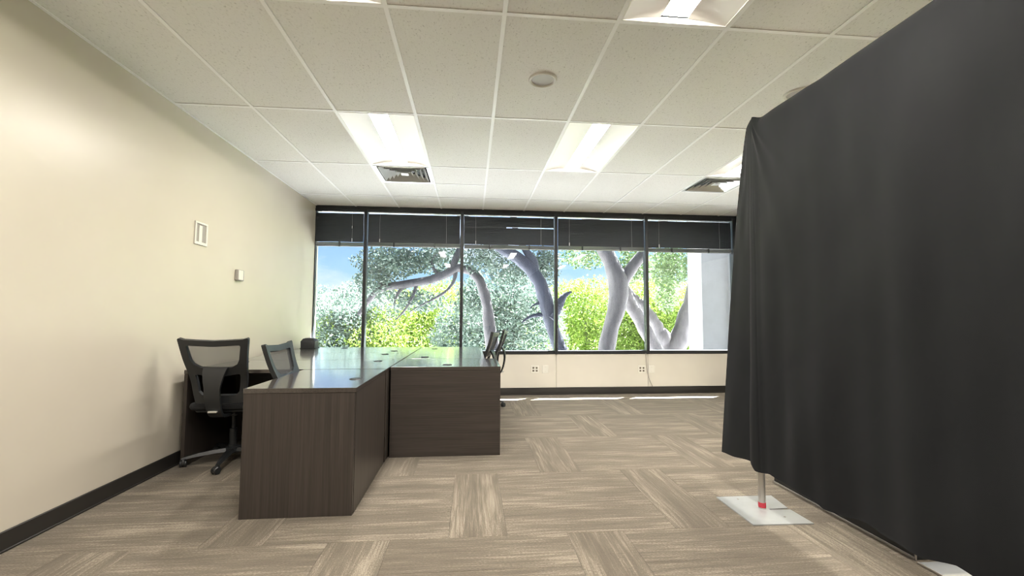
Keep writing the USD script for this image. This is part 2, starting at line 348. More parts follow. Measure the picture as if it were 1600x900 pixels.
# ------------------------------------------------------------------ windows and blinds
lefts = [XW, *[m + .022 for m in MX[:4]]]; rights = [m - .022 for m in MX]
pos = ["at the left wall, behind the left desks", "with the long horizontal branch outside", "with the dark leaning trunk outside, behind the two black chairs", "with the forked trunk outside", "at the right end, before the pale building outside"]
for i in range(5):
    a, b = lefts[i], rights[i]
    t = thing(f"window_{i + 1}", "black framed window " + pos[i], "window", kind="structure")
    fr = cat_(bx(a, b, YF - .012, YF + .07, .588, .640, .004), bx(a, b, YF - .02, YF + .07, 2.635, 2.675, .003))
    if i == 0: fr = cat_(fr, bx(a, a + .012, YF, YF + .07, .64, 2.64, .002))
    obj("frame", fr, BLACK_FRAME, t)
    obj("mullion", bx(b, b + .044, YF - .032, YF + .075, .588, 2.675, .004), BLACK_FRAME, t)
    obj("glass", bx(a, b, YF + .040, YF + .046, .63, 2.645), GLASS, t)
bl_lab = ["short black blind of the leftmost window, white tasselled cord at its right", "black blind of the second window from the left", "black blind of the middle window, a line of light across it", "black blind of the second window from the right", "black blind of the rightmost window"]
for i in range(5):
    a, b = lefts[i] + .008, rights[i] - .008
    t = thing("window_blind", bl_lab[i], "blind", (0, 0, 0), 0, "half-raised black blinds of the window wall")
    yb = YF + .008; zb = 2.150 + (.006 if i in (1, 3) else 0) - (.03 if i == 4 else 0) * 0
    obj("headrail", bx(a, b, yb - .014, yb + .014, 2.632, 2.668, .002), BLIND, t)
    sl = []; zz = 2.612 - .012
    while zz > zb + .045:
        tilt = .0106
        if i == 2 and abs(zz - 2.452) < .012:      # one slat of the middle blind hangs flat and lets the sun through
            xm = a + .62 * (b - a) * .75
            sl.append(bx(a, xm, yb - .002, yb + .0015, zz - tilt, zz + tilt)); sl.append(bx(xm, b, yb - .012, yb + .012, zz + .0085, zz + .0093))
        else:
            v = [(x, yb + dy, zz + dz) for x in (a + .003, b - .003) for dy, dz in ((-.0045, -.0125), (-.002, 0), (.0045, .0125), (.0038, .0128), (-.0027, .0003), (-.0052, -.0122))]
            f = []
            for j in range(6):
                k = (j + 1) % 6; f += [(j, k, 6 + k), (j, 6 + k, 6 + j)]
            sl.append(trimesh.Trimesh(v, f, process=False))
        zz -= .0205
    obj("slats", cat_(*sl), BLIND, t, kind="stuff")
    st = [bx(a + .003, b - .003, yb - .0125, yb + .0125, zb + .002 + j * .0042, zb + .0035 + j * .0042) for j in range(10)]
    obj("stacked_slats", cat_(*st), BLIND_L, t, kind="stuff")
    obj("bottom_rail", bx(a + .002, b - .002, yb - .013, yb + .013, zb - .018, zb, .003), BLIND_L, t)
    for fx in ((.28, .72) if i else (.5,)):
        x = a + fx * (b - a)
        obj("ladder_clip", bx(x - .012, x + .012, yb - .0155, yb + .0155, zb - .021, zb + .046, .002), BLIND, t)
    cx = b - .16 if i == 0 else a + .17
    cl = obj("pull_cord", tube([(cx, yb - .02, 2.64), (cx, yb - .021, 2.45), (cx + .002, yb - .021, 2.22)], .0016, 6), CORD, t)
    tas = [bx(cx - .005, cx + .007, yb - .026, yb - .016, 2.20, 2.25, .003)] + ([bx(cx - .004, cx + .006, yb - .026, yb - .016, 2.39, 2.43, .003)] if i == 0 else [])
    obj("tassel", cat_(*tas), plain("tassel_white", (.75, .76, .78), .4) if i == 0 else UsdShade.Material.Get(stage, L + "tassel_white"), t)
    if i:
        cx = b - .20; obj("tilt_wand", tube([(cx, yb - .02, 2.64), (cx, yb - .021, 2.20)], .0025, 6), CORD, t)

# ------------------------------------------------------------------ small things on the walls
t = thing("wall_plate", "white recessed wall plate, higher of the two fittings on the left wall", "wall plate", (XW, 3.832, 1.808))
obj("frame", cat_(bx(0, .010, -.085, .085, .078, .094, .002), bx(0, .010, -.085, .085, -.094, -.070, .002), bx(0, .010, -.085, -.066, -.072, .08, .002), bx(0, .010, .064, .085, -.072, .08, .002)), WHITE_PL, t)
obj("backplate", bx(0, .002, -.07, .07, -.075, .08), GREY_PL, t)
obj("holder", bx(.002, .008, -.03, .012, -.072, .066, .002), WHITE_PL, t)
t = thing("thermostat", "small beige box, lower of the two fittings on the left wall", "thermostat", (XW, 4.443, 1.521))
obj("body", bx(0, .030, -.060, .060, -.053, .053, .006), GREY_PL, t)
obj("cover", bx(.029, .037, -.052, .030, -.047, .047, .004), WHITE_PL, t)
def quad_outlet(x, z, lab):
    t = thing("wall_outlet", lab, "outlet", (x, YF, z))
    obj("faceplate", bx(-.058, .058, -.006, 0, -.057, .057, .003), WHITE_PL, t)
    for dx in (-.024, .024):
        for dz in (-.021, .021):
            obj("socket", bx(dx - .014, dx + .014, -.009, -.005, dz - .013, dz + .013, .003), SLOT, t)
def blank(x, z, lab):
    t = thing("blank_plate", lab, "wall plate", (x, YF, z))
    obj("faceplate", bx(-.045, .045, -.006, 0, -.057, .057, .003), WHITE_PL, t)
    for dz in (-.03, .03): obj("screw", lathe([(0, -.0012), (.003, -.001), (.0032, .001), (0, .001)], 10).apply_transform(trimesh.transformations.rotation_matrix(math.pi / 2, (1, 0, 0))).apply_translation((0, -.0062, dz)), GREY_PL, t)
quad_outlet(.938, .369, "four-socket white outlet, left one of two under the windows"); blank(1.090, .369, "blank white wall plate just right of the left outlet")
quad_outlet(2.552, .358, "four-socket white outlet left of the hanging cable"); blank(2.700, .358, "blank white wall plate behind the hanging cable")
cb = spline([at(1009.5, 552, 6.45), at(1010.5, 568, 6.45), at(1013, 586, 6.455), at(1020, 603.5, 6.455)], 20); cb[:, 1] = 6.462
obj("cable", tube(cb, .0042, 6), GREY_PL, label="thin grey cable hanging from the window sill to the baseboard", cat="cable")

# ------------------------------------------------------------------ desks
ZT, TH = .722, .028
def grommet(x, y, parent):
    r_ = lathe([(.030, -.002), (.038, -.002), (.0395, .0015), (.036, .004), (.031, .003), (.030, -.002)], 28); r_.apply_translation((x, y, ZT))
    g = obj("grommet", r_, BLK_PL, parent, smooth=40)
    cap = cat_(lathe([(0, -.003), (.0305, -.003), (.0305, .0008), (0, .0008)], 24)); cap.apply_translation((x, y, ZT)); obj("cap", cap, BLK_PL, g)
def desk(name, lab, x0, x1, y0, y1, top, panels, groms, grp=None):
    t = thing(name, lab, "desk", (0, 0, 0), 0, grp)
    obj("desktop", bx(x0, x1, y0, y1, ZT - TH, ZT, .0018), top, t)
    for nm, (a, b, c, d, z0), m in panels: obj(nm, bx(a, b, c, d, z0, ZT - TH, .0012), m, t)
    for x, y in groms: grommet(x, y, t)
    return t
P = .025
desk("desk_return", "desk wing nearest the camera, its end panel with upright wood grain", -1.285, -.66, 2.67, 3.585, WOOD_TY,
     [("end_panel", (-1.283, -.668, 2.672, 2.672 + P, 0), WOOD_Z), ("side_panel", (-.666 - P, -.666, 2.70, 3.583, 0), WOOD_Z)], [(-.755, 3.03)])
desk("desk", "dark wood desk against the left wall with the chairs in front of it", -2.165, -.66, 3.60, 4.36, WOOD_TX,
     [("side_panel", (-2.163, -2.163 + P, 3.602, 4.358, 0), WOOD_Z), ("side_panel", (-.662 - P, -.662, 3.602, 4.358, 0), WOOD_Z), ("modesty_panel", (-2.138, -.687, 4.30, 4.32, .01), WOOD_X)], [(-.85, 4.20), (-2.02, 4.20)])
desk("desk", "dark wood desk behind the one with the two left chairs", -2.165, -.66, 4.366, 5.126, WOOD_TX,
     [("side_panel", (-2.163, -2.163 + P, 4.368, 5.124, 0), WOOD_Z), ("side_panel", (-.662 - P, -.662, 4.368, 5.124, 0), WOOD_Z), ("modesty_panel", (-2.138, -.687, 4.42, 4.44, .01), WOOD_X)], [(-.93, 4.95)])
desk("desk", "dark wood desk nearest the windows, carrying the small black box", -2.165, -.66, 5.132, 6.09, WOOD_TX,
     [("side_panel", (-2.163, -2.163 + P, 5.134, 6.088, 0), WOOD_Z), ("side_panel", (-.662 - P, -.662, 5.134, 6.088, 0), WOOD_Z), ("modesty_panel", (-2.138, -.687, 6.04, 6.06, .01), WOOD_X)], [(-.91, 5.42), (-1.62, 5.9)])
desk("desk_return", "desk wing in the middle of the room, its back panel with level wood grain", -.650, .25, 3.71, 4.42, WOOD_TX,
     [("back_panel", (-.648, .248, 3.712, 3.712 + P, 0), WOOD_X), ("side_panel", (-.648, -.648 + P, 3.74, 4.418, 0), WOOD_Z)], [(-.2, 3.86)])
desk("desk", "dark wood desk along the pod's right side, facing the two right chairs", -.650, .14, 4.428, 6.09, WOOD_TY,
     [("side_panel", (-.648, .138, 6.06, 6.06 + P, 0), WOOD_X), ("modesty_panel", (-.60, -.58, 4.45, 6.05, .01), WOOD_X), ("side_panel", (-.648, .138, 4.430, 4.430 + P, 0), WOOD_X)], [(-.465, 4.60), (-.46, 5.75)])

t = thing("desk_box", "small black box with chamfered corners on the far left desk by the window", "box", (-2.055, 5.90, ZT + .0004))
pts = []
for sx in (-1, 1):
    for sy_ in (-1, 1):
        pts += [(sx * .085, sy_ * .07, 0.0), (sx * .088, sy_ * .07, .09), (sx * .062, sy_ * .055, .125)]
obj("body", trimesh.convex.convex_hull(np.array(pts)), BLK_PL, t)
obj("base", bx(-.092, .10, -.075, .075, 0.0, .008, .003), BLK_PL, t)
obj("lid", bx(-.05, .05, -.045, .045, .122, .130, .003), BLK_PL, t)

# ------------------------------------------------------------------ office chairs
RECL = math.radians(15)
def back_map(m, c=.22):
    """flat (u, thickness, v) to the reclined and bowed back: u sideways, v up the back"""
    v = np.array(m.vertices); u, tk, h = v[:, 0], v[:, 1], v[:, 2]
    bow = -c * (u ** 2) * -1.0                    # ends come forward
    lum = .030 * np.exp(-((h - .16) / .13) ** 2)  # lumbar bulge
    yl = tk + bow + lum
    y = -.225 + yl * math.cos(RECL) - h * math.sin(RECL); z = .487 + h * math.cos(RECL) + yl * math.sin(RECL)
    m = m.copy(); m.vertices = np.stack([u, y, z], 1); return m
def ext(poly, y0, th, size=.03):
    m = trimesh.creation.extrude_polygon(poly, th, engine="earcut")
    v, f = trimesh.remesh.subdivide_to_size(m.vertices, m.faces, size)
    m = trimesh.Trimesh(np.stack([v[:, 0], y0 + v[:, 2], v[:, 1]], 1), f[:, ::-1], process=False); m.merge_vertices()
    return m
outer = Polygon([(-.165, 0), (.165, 0), (.188, .10), (.205, .24), (.228, .40), (.243, .505), (.20, .492), (0, .484), (-.20, .492), (-.243, .505), (-.228, .40), (-.205, .24), (-.188, .10)]).buffer(.012).buffer(-.012).buffer(-.01).buffer(.01)
upper = Polygon([(-.187, .450), (0, .441), (.187, .450), (.168, .34), (.152, .305), (.11, .278), (0, .268), (-.11, .278), (-.152, .305), (-.168, .34)]).buffer(-.012).buffer(.012)
lower = Polygon([(-.158, .222), (-.05, .205), (.05, .205), (.158, .222), (.142, .085), (.115, .058), (-.115, .058), (-.142, .085)]).buffer(-.012).buffer(.012)
bframe = back_map(ext(outer.difference(upper).difference(lower), -.014, .028))
bmesh = back_map(ext(upper.buffer(.008), -.003, .004))
def squash(m):
    return m
seat = mf.Manifold.batch_hull([mf.Manifold.sphere(.03, 20).translate((sx * .205, sy_, 0.0)) for sx in (-1, 1) for sy_ in (-.19, .20)] + [mf.Manifold.sphere(.03, 20).translate((sx * .15, .235, -.012)) for sx in (-1, 1)])
seat = seat.scale((1, 1, 1.0)).translate((0, .02, .455))
seat_under = bx(-.20, .20, -.17, .21, .405, .43, .01)
mech = cat_(bx(-.075, .075, -.12, .10, .365, .41, .012), tube([(.07, 0, .39), (.20, .02, .385)], .008, 8), bx(.19, .26, .008, .032, .378, .392, .004))
column = lathe([(0, .085), (.034, .085), (.034, .12), (.027, .125), (.027, .25), (.0145, .252), (.0145, .37), (0, .37)], 24)
sp = spline([(-.04, .395), (-.16, .388), (-.262, .408), (-.300, .47), (-.325, .56), (-.330, .65), (-.306, .735), (-.292, .755)], 30)
support = strap(sp, np.r_[np.linspace(.08, .09, 6), np.linspace(.092, .108, 16), np.linspace(.11, .17, 8)], .018)
hub = lathe([(0, .062), (.045, .062), (.055, .075), (.05, .105), (.036, .115), (0, .115)], 24)
def leg_mesh():
    pts = []; secs = [(.03, .030, .016, .088), (.12, .026, .016, .087), (.22, .021, .014, .078), (.30, .016, .010, .067), (.325, .013, .008, .064)]
    hs = []
    for a_, b_ in zip(secs[:-1], secs[1:]):
        q = []
        for r_, hw_, hh_, zc in (a_, b_):
            for sx, sz in ((-1, -.6), (-.55, 1), (.55, 1), (1, -.6)): q.append((r_, sx * hw_, zc + sz * hh_))
        hs.append(trimesh.convex.convex_hull(np.array(q)))
    return cat_(*hs)
def caster_mesh():
    wl = []
    for s in (-1, 1):
        w_ = lathe([(0, -.010), (.020, -.010), (.026, -.006), (.027, .004), (.022, .010), (0, .010)], 20)
        w_.apply_transform(trimesh.transformations.rotation_matrix(math.pi / 2, (0, 1, 0))); w_.apply_translation((s * .014, -.010, .027)); wl.append(w_)
    hood = mf.Manifold.hull(mf.Manifold.cylinder(.026, .026, .026, 20).rotate((0, 90, 0)).translate((-.013, -.010, .030)) + mf.Manifold.cylinder(.012, .014, .014, 12).translate((0, .0, .046)))
    hm = hood.to_mesh(); return cat_(*wl), trimesh.Trimesh(hm.vert_properties[:, :3], hm.tri_verts)
LEG = leg_mesh(); WHEEL, HOOD = caster_mesh()
def rotz(m, a, off=(0, 0, 0)):
    m = m.copy(); m.apply_transform(trimesh.transformations.rotation_matrix(a, (0, 0, 1))); m.apply_translation(off); return m
def make_chair(lab, loc, rz, spin, lift=0.0):
    t = thing("office_chair", lab, "office chair", loc, rz, "black mesh-backed office chairs")
    u = (0, 0, lift)
    obj("back_frame", bframe, BLK_PL, t, smooth=40, loc=u); obj("back_mesh", bmesh, MESHM, t, smooth=40, loc=u)
    obj("back_support", support, BLK_PL, t, smooth=50, loc=u)
    obj("back_tag", TAG, SILVER, t, label="silver tag", loc=u)
    obj("seat", seat, CHAIR_FAB, t, smooth=40, loc=u); obj("seat_pan", seat_under, BLK_PL, t, loc=u); obj("tilt_mechanism", mech, BLK_PL, t, smooth=30, loc=u)
    obj("gas_column", column, BLK_PL, t, smooth=40); obj("base_hub", hub, BLK_PL, t, smooth=40)
    for k in range(5):
        a = math.radians(spin + 72 * k)
        lg = obj("leg", rotz(LEG, a), BLK_PL, t, smooth=25)
        off = (.312 * math.cos(a), .312 * math.sin(a), 0)
        obj("caster", cat_(rotz(WHEEL, a + .9 * k, off), rotz(HOOD, a + .9 * k, off)), BLK_PL, lg, smooth=35)
    return t
TAG = bx(-.032, .032, -.318, -.300, .432, .446, .002)
CH = [("black mesh-backed office chair with its back to the camera, nearest the left wall", (-1.862, 3.745, 0), 1.0, 207),
      ("black mesh-backed office chair turned sideways against the nearest desk wing", (-1.03, 3.32, 0), -88.0, 124, -.028),
      ("nearer and lower-looking of the two black chairs seen edge-on right of the desks", (-.055, 5.10, 0), 78.0, 10),
      ("farther of the two black chairs seen edge-on, its back standing higher in the photo", (.105, 5.72, 0), 80.0, 49)]
for q in CH: make_chair(*q)

# ------------------------------------------------------------------ the drape and its stand
st = thing("drape_stand", "steel pole stand with a flat square base plate holding the black drape", "stand", (1.741, 2.567, 0))
pl = Polygon([(-.190, -.200), (.156, -.212), (.152, -.034), (.03, -.030), (.03, -.018), (.152, -.012), (.178, .170), (-.186, .176)])
pm = trimesh.creation.extrude_polygon(pl, .006, engine="earcut"); obj("base_plate", pm, PLATE, st)
for x, y in ((-.07, .13), (.05, -.125)): obj("screw", lathe([(0, .006), (.006, .006), (.005, .009), (0, .0095)], 12).apply_translation((x, y, 0)), GREY_PL, st)
obj("pole", tube([(0, 0, .006), (0, 0, 1.2), (0.01, 0, 2.33)], .0195, 20), STEEL, st, smooth=40)
obj("tape_band", lathe([(.0198, .012), (.0212, .012), (.0212, .040), (.0198, .040)], 24), RED, st, smooth=40)
obj("crossbar", tube([(0.028, .0, 2.345), (.034, -3.05, 2.345)], .016, 14), STEEL, st, smooth=40)
far = Polygon([(-.19, -.2), (.18, -.2), (.18, .18), (-.19, .18)]); fm = trimesh.creation.extrude_polygon(far, .006, engine="earcut"); fm.apply_translation((.03, -3.05, 0)); obj("base_plate", fm, PLATE, st)
obj("pole", tube([(.03, -3.05, .006), (.034, -3.05, 2.35)], .0195, 20), STEEL, st, smooth=40)

def drape_mesh():
    NS, NV = 420, 120
    S = np.r_[np.linspace(-.40, .06, 90), np.linspace(.06, 3.05, NS - 90)[1:]]; V = np.linspace(0, 1, NV)     # V: 0 top, 1 hem
    s, t = np.meshgrid(S, V, indexing="ij")
    y = np.where(s > 0, 2.52 - s, 2.52 + (-s) * (.16 + .86 * t ** .8))
    base = 1.724 - .006 * t + .008 * s / 3
    fold = (.016 * np.sin(7.1 * s + 1.0) + .013 * np.sin(13.3 * s + 2.1) + .006 * np.sin(29 * s)) * (t ** 1.1) * np.clip(s / .2, 0, 1)
    fold += (.004 * np.sin(4.1 * s + .4) * np.clip(s / .2, 0, 1))
    wr = meshkit.noise(np.stack([s * 3.0, t * 5 + s * 2, np.zeros_like(s)], -1), 3) - .5
    fine = meshkit.noise(np.stack([s * 10.0, t * 7, np.ones_like(s)], -1), 5) - .5
    x = base - fold + .020 * wr * np.clip(s / .15, 0, 1) + .007 * fine
    # pull folds that fan out from the top corner
    ang = np.arctan2(np.maximum(t * 2.1, 0.001), np.maximum(s + .02, .001)); rr = np.hypot(t * 2.1, s)
    x -= .010 * np.exp(-((ang - 1.25) / .08) ** 2) * np.exp(-rr / .5) * np.clip(rr / .1, 0, 1) + .008 * np.exp(-((ang - .95) / .09) ** 2) * np.exp(-rr / .45) * np.clip(rr / .1, 0, 1)
    fl = np.clip(-s / .42, 0, 1)                                                     # the end that hangs free round the pole
    x += -.018 * np.sin(np.pi * np.clip(-s / .1, 0, 1)) * t - .02 * fl * t + .020 * np.sin(9 * s) * fl * t
    corner = np.exp(-((s) / .03) ** 2)
    x -= .012 * corner * (.3 + .7 * t)
    ztop = np.where(s > 0, 2.352 + .016 * np.clip((s - .5) / .5, 0, 1) + .004 * np.cos(s * 2) + .022 * np.exp(-(s / .035) ** 2), 2.376 - .04 * fl)
    hem = np.interp(S, [-.40, -.1, -.06, -.04, .0, .07, .36, .45, .5, .655, .8, .95, 1.05, 1.1, 1.3, 3.05], [.225, .262, .24, .225, .226, .24, .228, .205, .212, .236, .236, .245, .265, .258, .25, .23])[:, None]
    hem = hem + .002 * np.sin(31 * s)
    z = ztop + (hem - ztop) * t
    # the top rolls over the crossbar
    roll = np.clip(1 - t / .02, 0, 1) * np.clip(s / .05, 0, 1); x += .022 * roll ** 1.5 - 0; z += -.002 * roll
    n = len(S); P3 = np.stack([x, y, z], -1).reshape(-1, 3)
    i, j = np.meshgrid(np.arange(n - 1), np.arange(NV - 1), indexing="ij"); k = i * NV + j
    q = np.stack([k, k + 1, k + NV + 1, k + NV], -1).reshape(-1, 4)
    m = trimesh.Trimesh(P3, np.vstack([q[:, [0, 1, 2]], q[:, [0, 2, 3]]]), process=False)
    nv = m.vertex_normals; inner = P3 - nv * .0022 * np.sign((nv * [-1, -.2, 0]).sum(1, keepdims=True))
    N = len(P3); f = m.faces; rim = []
    ring_ = [(a * NV + (NV - 1), (a + 1) * NV + (NV - 1)) for a in range(n - 1)] + [(a * NV, (a + 1) * NV) for a in range(n - 1)] + [(b, b + 1) for b in range(NV - 1)] + [((n - 1) * NV + b, (n - 1) * NV + b + 1) for b in range(NV - 1)]
    for a, b in ring_: rim += [(a, b, N + b), (a, N + b, N + a)]
    return trimesh.Trimesh(np.vstack([P3, inner]), np.vstack([f, f[:, ::-1] + N, rim]), process=False)
obj("drape", drape_mesh(), DRAPE, smooth=True, label="tall black cloth drape filling the right side of the photo", cat="drape")

t = thing("low_platform", "low black platform with a grey edge strip, half seen under the drape's hem", "platform", (0, 0, 0))
obj("deck", bx(2.10, 2.95, 1.975, 2.96, 0.0, .085, .004), BLK_PL, t)
obj("edge_strip", cat_(bx(2.094, 2.102, 1.973, 2.96, 0.0, .012, .002), bx(2.094, 2.101, 1.972, 1.980, 0, .088, .002)), GREY_PL, t, label="grey edge strip")
t = thing("floor_plate", "shiny white metal plate on the floor under the drape's lower right hem", "plate", (2.08, 1.45, 0))
obj("plate", bx(0, .42, 0, .50, 0, .006, .0015), plain("glossy_plate", (.72, .75, .78), .08, .5), t)
obj("edge", bx(-.004, .002, 0, .50, 0, .010, .0015), STEEL, t)

# ------------------------------------------------------------------ outside
GZ = -3.3
LAWN = noisy("lawn_grass", (.16, .26, .05), (.30, .40, .09), .5, rough=.9)
ROAD = noisy("pale_paving", (.68, .68, .67), (.76, .75, .73), .8, rough=.9)
obj("ground", bx(-160, 160, 6.9, 260, GZ - .5, GZ), LAWN, label="sunlit lawn outside the windows", cat="ground", kind="structure")
obj("paved_yard", bx(-60, 60, 6.9, 22, GZ, GZ + .03), ROAD, label="unseen pale ground added under the windows to bounce sun onto the ceiling", cat="paving", kind="structure")  # unseen pale ground, added to bounce sunlight up to the ceiling
obj("road", bx(-120, 120, 27, 33, GZ, GZ + .03), ROAD, label="pale paved drive beyond the trees outside", cat="road", kind="structure")
STUCCO = noisy("stucco", (.22, .215, .215), (.25, .245, .245), 3.0, rough=.9)
SOFFIT = plain("soffit", (.55, .54, .52), .8)
t = thing("roof_overhang", "unseen roof overhang above the windows, shaped to trim the incoming sun", "roof", kind="structure")  # out of view; its reach is set to cut the sun to a floor strip
obj("soffit", bx(XW - 3, XR + 9, YF + .15, 7.36, 3.10, 3.16), SOFFIT, t); obj("fascia", bx(XW - 3, XR + 9, 7.35, 7.42, 3.08, 3.45), SOFFIT, t)
t = thing("building", "pale stucco building wing outside the rightmost window", "building")
obj("wall", bx(5.44, 10.5, 10.0, 10.68, GZ, 5.3), STUCCO, t)
obj("pilaster", bx(6.1, 6.5, 9.90, 10.05, GZ, 5.3, .01), STUCCO, t)
obj("ledge", bx(5.42, 10.5, 9.93, 10.70, 5.2, 5.4, .01), STUCCO, t)

def leafmat(name, c1, c2, tr=.32):
    return mat(name, {"g": ("geometry", {}), "n": ("noise_texture", {"scale": .9, "detail": 2.0}), "w": ("white_noise_texture", {"dimensions": "1D"}),
        "ad": ("math", {"math_type": "multiply_add", "value2": .5}), "r": ("rgb_ramp", {"ramp": [(0.2, c1), (.9, c2)]}),
        "d": ("principled_bsdf", {"roughness": .5, "specular_ior_level": .5}), "t": ("translucent_bsdf", {}), "m": ("mix_closure", {"fac": tr})},
        [("g.position", "n.vector"), ("g.random_per_island", "ad.value1"), ("n.fac", "ad.value3"), ("ad.value", "r.fac"), ("r.color", "d.base_color"), ("r.color", "t.color"), ("d.BSDF", "m.closure1"), ("t.BSDF", "m.closure2")],
        surface="m.closure")
LEAF_SUN = leafmat("leaf_yellow_green", (.06, .115, .014), (.25, .33, .05))  # sun on the leaves is put into this brighter yellow-green
LEAF_G = leafmat("leaf_green", (.035, .075, .028), (.15, .215, .08))
LEAF_SHADE = leafmat("leaf_grey_green", (.034, .060, .048), (.13, .175, .14))  # shade and haze on the leaves are put into this grey-green
BARK = noisy("bark", (.065, .060, .066), (.115, .106, .112), (9, 9, 2.5), rough=.95, bump=.6, bscale=(14, 14, 4))
BARK_D = noisy("bark_dark", (.035, .037, .055), (.065, .068, .09), (9, 9, 2.5), rough=.95, bump=.6, bscale=(14, 14, 4))

def leaves(points, size, rg):
    n = len(points); a = rg.normal(size=(n, 3)); a /= np.linalg.norm(a, axis=1, keepdims=True)
    b = np.cross(a, rg.normal(size=(n, 3))); b /= np.linalg.norm(b, axis=1, keepdims=True); c = np.cross(a, b)
    s = size * rg.uniform(.6, 1.35, (n, 1))
    v = np.stack([points - a * s, points + b * s * .42 + c * s * .12, points + a * s, points - b * s * .42 + c * s * .12], 1).reshape(-1, 3)
    k = np.arange(n)[:, None] * 4; return v, np.vstack([k + [0, 1, 2], k + [0, 2, 3]])
def blob(center, radii, n, rg, shell=.55):
    d = rg.normal(size=(n, 3)); d /= np.linalg.norm(d, axis=1, keepdims=True)
    r_ = (shell + (1 - shell) * rg.random((n, 1)) ** .5) * (1 + .35 * (meshkit.noise(d * 2.5 + rg.uniform(0, 50), 1)[:, None] - .5))
    return np.asarray(center) + d * r_ * np.asarray(radii)
def limb(pts, rads, n=26, wob=.03, seed=0):
    p = spline(pts, n); rg = np.random.default_rng(seed)
    q = np.interp(np.linspace(0, 1, n), np.linspace(0, 1, len(rads)), rads)
    p = p + wob * rg.normal(size=p.shape) * q[:, None] * 2
    return tube(p, q * (1 + .08 * rg.normal(size=n)), 12)
def oak(lab, base, limbs, blobs, leaf, bark, lsize, seed):
    rg = np.random.default_rng(seed)
    t = thing("oak_tree", lab, "tree", tuple(base), 0, None); b = np.asarray(base)
    for i, (pts, rads) in enumerate(limbs):
        m = limb(np.asarray(pts) - b, rads, seed=seed + i); obj("trunk" if i == 0 else "limb", m, bark, t, smooth=50)
    P_ = np.vstack([blob(np.asarray(c) - b, r_, int(n * 1.7), rg, sh) for c, r_, n, sh in blobs])
    obj("foliage", leaves(P_, lsize * .72, rg), leaf, t, kind="stuff")
    return t
def px(y, *pp): return [at(a, b, y) for a, b in pp]
def below(p, z=GZ, dx=0.0): return np.array([p[0] + dx, p[1], z])

# forked oak (fourth window)
Y1 = 12.0
tr = px(Y1, (948, 552), (958, 500), (967, 455), (962, 425), (945, 392)); tr = [below(tr[0], dx=-.5)] + tr + [tr[-1] + [-.7, .3, 2.2], tr[-1] + [-1.2, .8, 5.0]]
r1 = px(Y1, (967, 448), (982, 425), (1000, 402)); r1 = r1 + [r1[-1] + [.9, .4, 1.2], r1[-1] + [2.4, .9, 3.2]]
r2 = px(Y1 + .6, (1030, 552), (1005, 512), (985, 475), (972, 450)); r2 = [below(r2[0], dx=.9)] + r2 + [r2[-1] + [-.2, .1, .6]]
c1 = tr[-1]
oak("oak with a forked pale trunk outside the second window from the right", below(tr[0]), [(tr, [.33, .30, .26, .24, .25, .22, .20, .17, .08]), (r1, [.19, .14, .12, .10, .05]), (r2, [.24, .21, .19, .18, .2, .15])],
    [(c1 + [.5, 0, .6], (3.0, 2.4, 1.8), 5000, .3), (c1 + [2.6, .5, -.6], (2.2, 2.0, 1.6), 3000, .3), (at(915, 402, 12.6), (.85, .8, .34), 420, .05), (at(990, 412, 12.6), (.5, .8, .55), 700, .05)], LEAF_G, BARK, .085, 11)
# low trunk at the right window
r5 = px(13.5, (1045, 556), (1058, 535), (1070, 505), (1080, 470)); r5 = [below(r5[0], dx=-.5)] + r5 + [r5[-1] + [.4, 0, 2.0], r5[-1] + [.5, .3, 4.5]]
l5 = px(13.5, (1045, 556), (1034, 525), (1020, 500)); l5 = l5 + [l5[-1] + [-.8, .6, 1.2]]
oak("oak with a low leaning trunk outside the rightmost window", below(r5[0]), [(r5, [.5, .40, .34, .26, .22, .16, .08]), (l5, [.3, .2, .13, .05])],
    [(at(1045, 415, 13.5), (.62, 1.0, .75), 1500, .05), (at(1042, 460, 14.2), (.5, .5, .6), 500, .05), (r5[-1], (2.6, 2.2, 1.8), 3500, .3), (r5[-1] + [2.2, -2.0, 1.6], (3.4, 1.8, 1.2), 4200, .1), (r5[-1] + [-2.6, -1.6, 1.2], (2.8, 1.6, 1.1), 3200, .1)], LEAF_G, BARK, .085, 12)  # last two blobs: crown out of view, added to dapple the sun strip
# dark leaning oak (middle window)
Y3 = 10.5
tr = px(Y3, (878, 556), (862, 510), (850, 462), (836, 428), (808, 402), (785, 388)); tr = [below(tr[0], dx=.7)] + tr + [tr[-1] + [-1.0, .4, .9], tr[-1] + [-2.4, 1.2, 2.6]]
b3 = px(Y3, (836, 428), (834, 408), (822, 392)); b3 = b3 + [b3[-1] + [-.3, .2, 1.0], b3[-1] + [.4, .6, 3.0]]
s3 = px(Y3 - .1, (862, 500), (874, 475), (882, 463), (893, 456)); s3b = px(Y3, (856, 478), (842, 474), (828, 482)); s3c = px(Y3, (862, 495), (842, 492), (826, 496), (815, 505))
oak("dark-barked oak leaning left outside the middle window", below(tr[0]), [(tr, [.26, .21, .19, .17, .16, .14, .12, .10, .04]), (b3, [.10, .08, .07, .06, .03]), (s3, [.12, .10, .09, .02]), (s3b, [.06, .035, .012]), (s3c, [.07, .05, .04, .012])],
    [(tr[-1] + [0, 0, .3], (2.6, 2.0, 1.4), 4200, .3), (b3[-1], (2.2, 2.0, 1.4), 3400, .3), (at(850, 415, 11.4), (.45, .6, .55), 900, .05), (at(755, 405, 11.2), (.6, .8, .40), 750, .05), (at(800, 425, 11.6), (.7, .6, .4), 700, .05)], LEAF_SHADE, BARK_D, .07, 13)
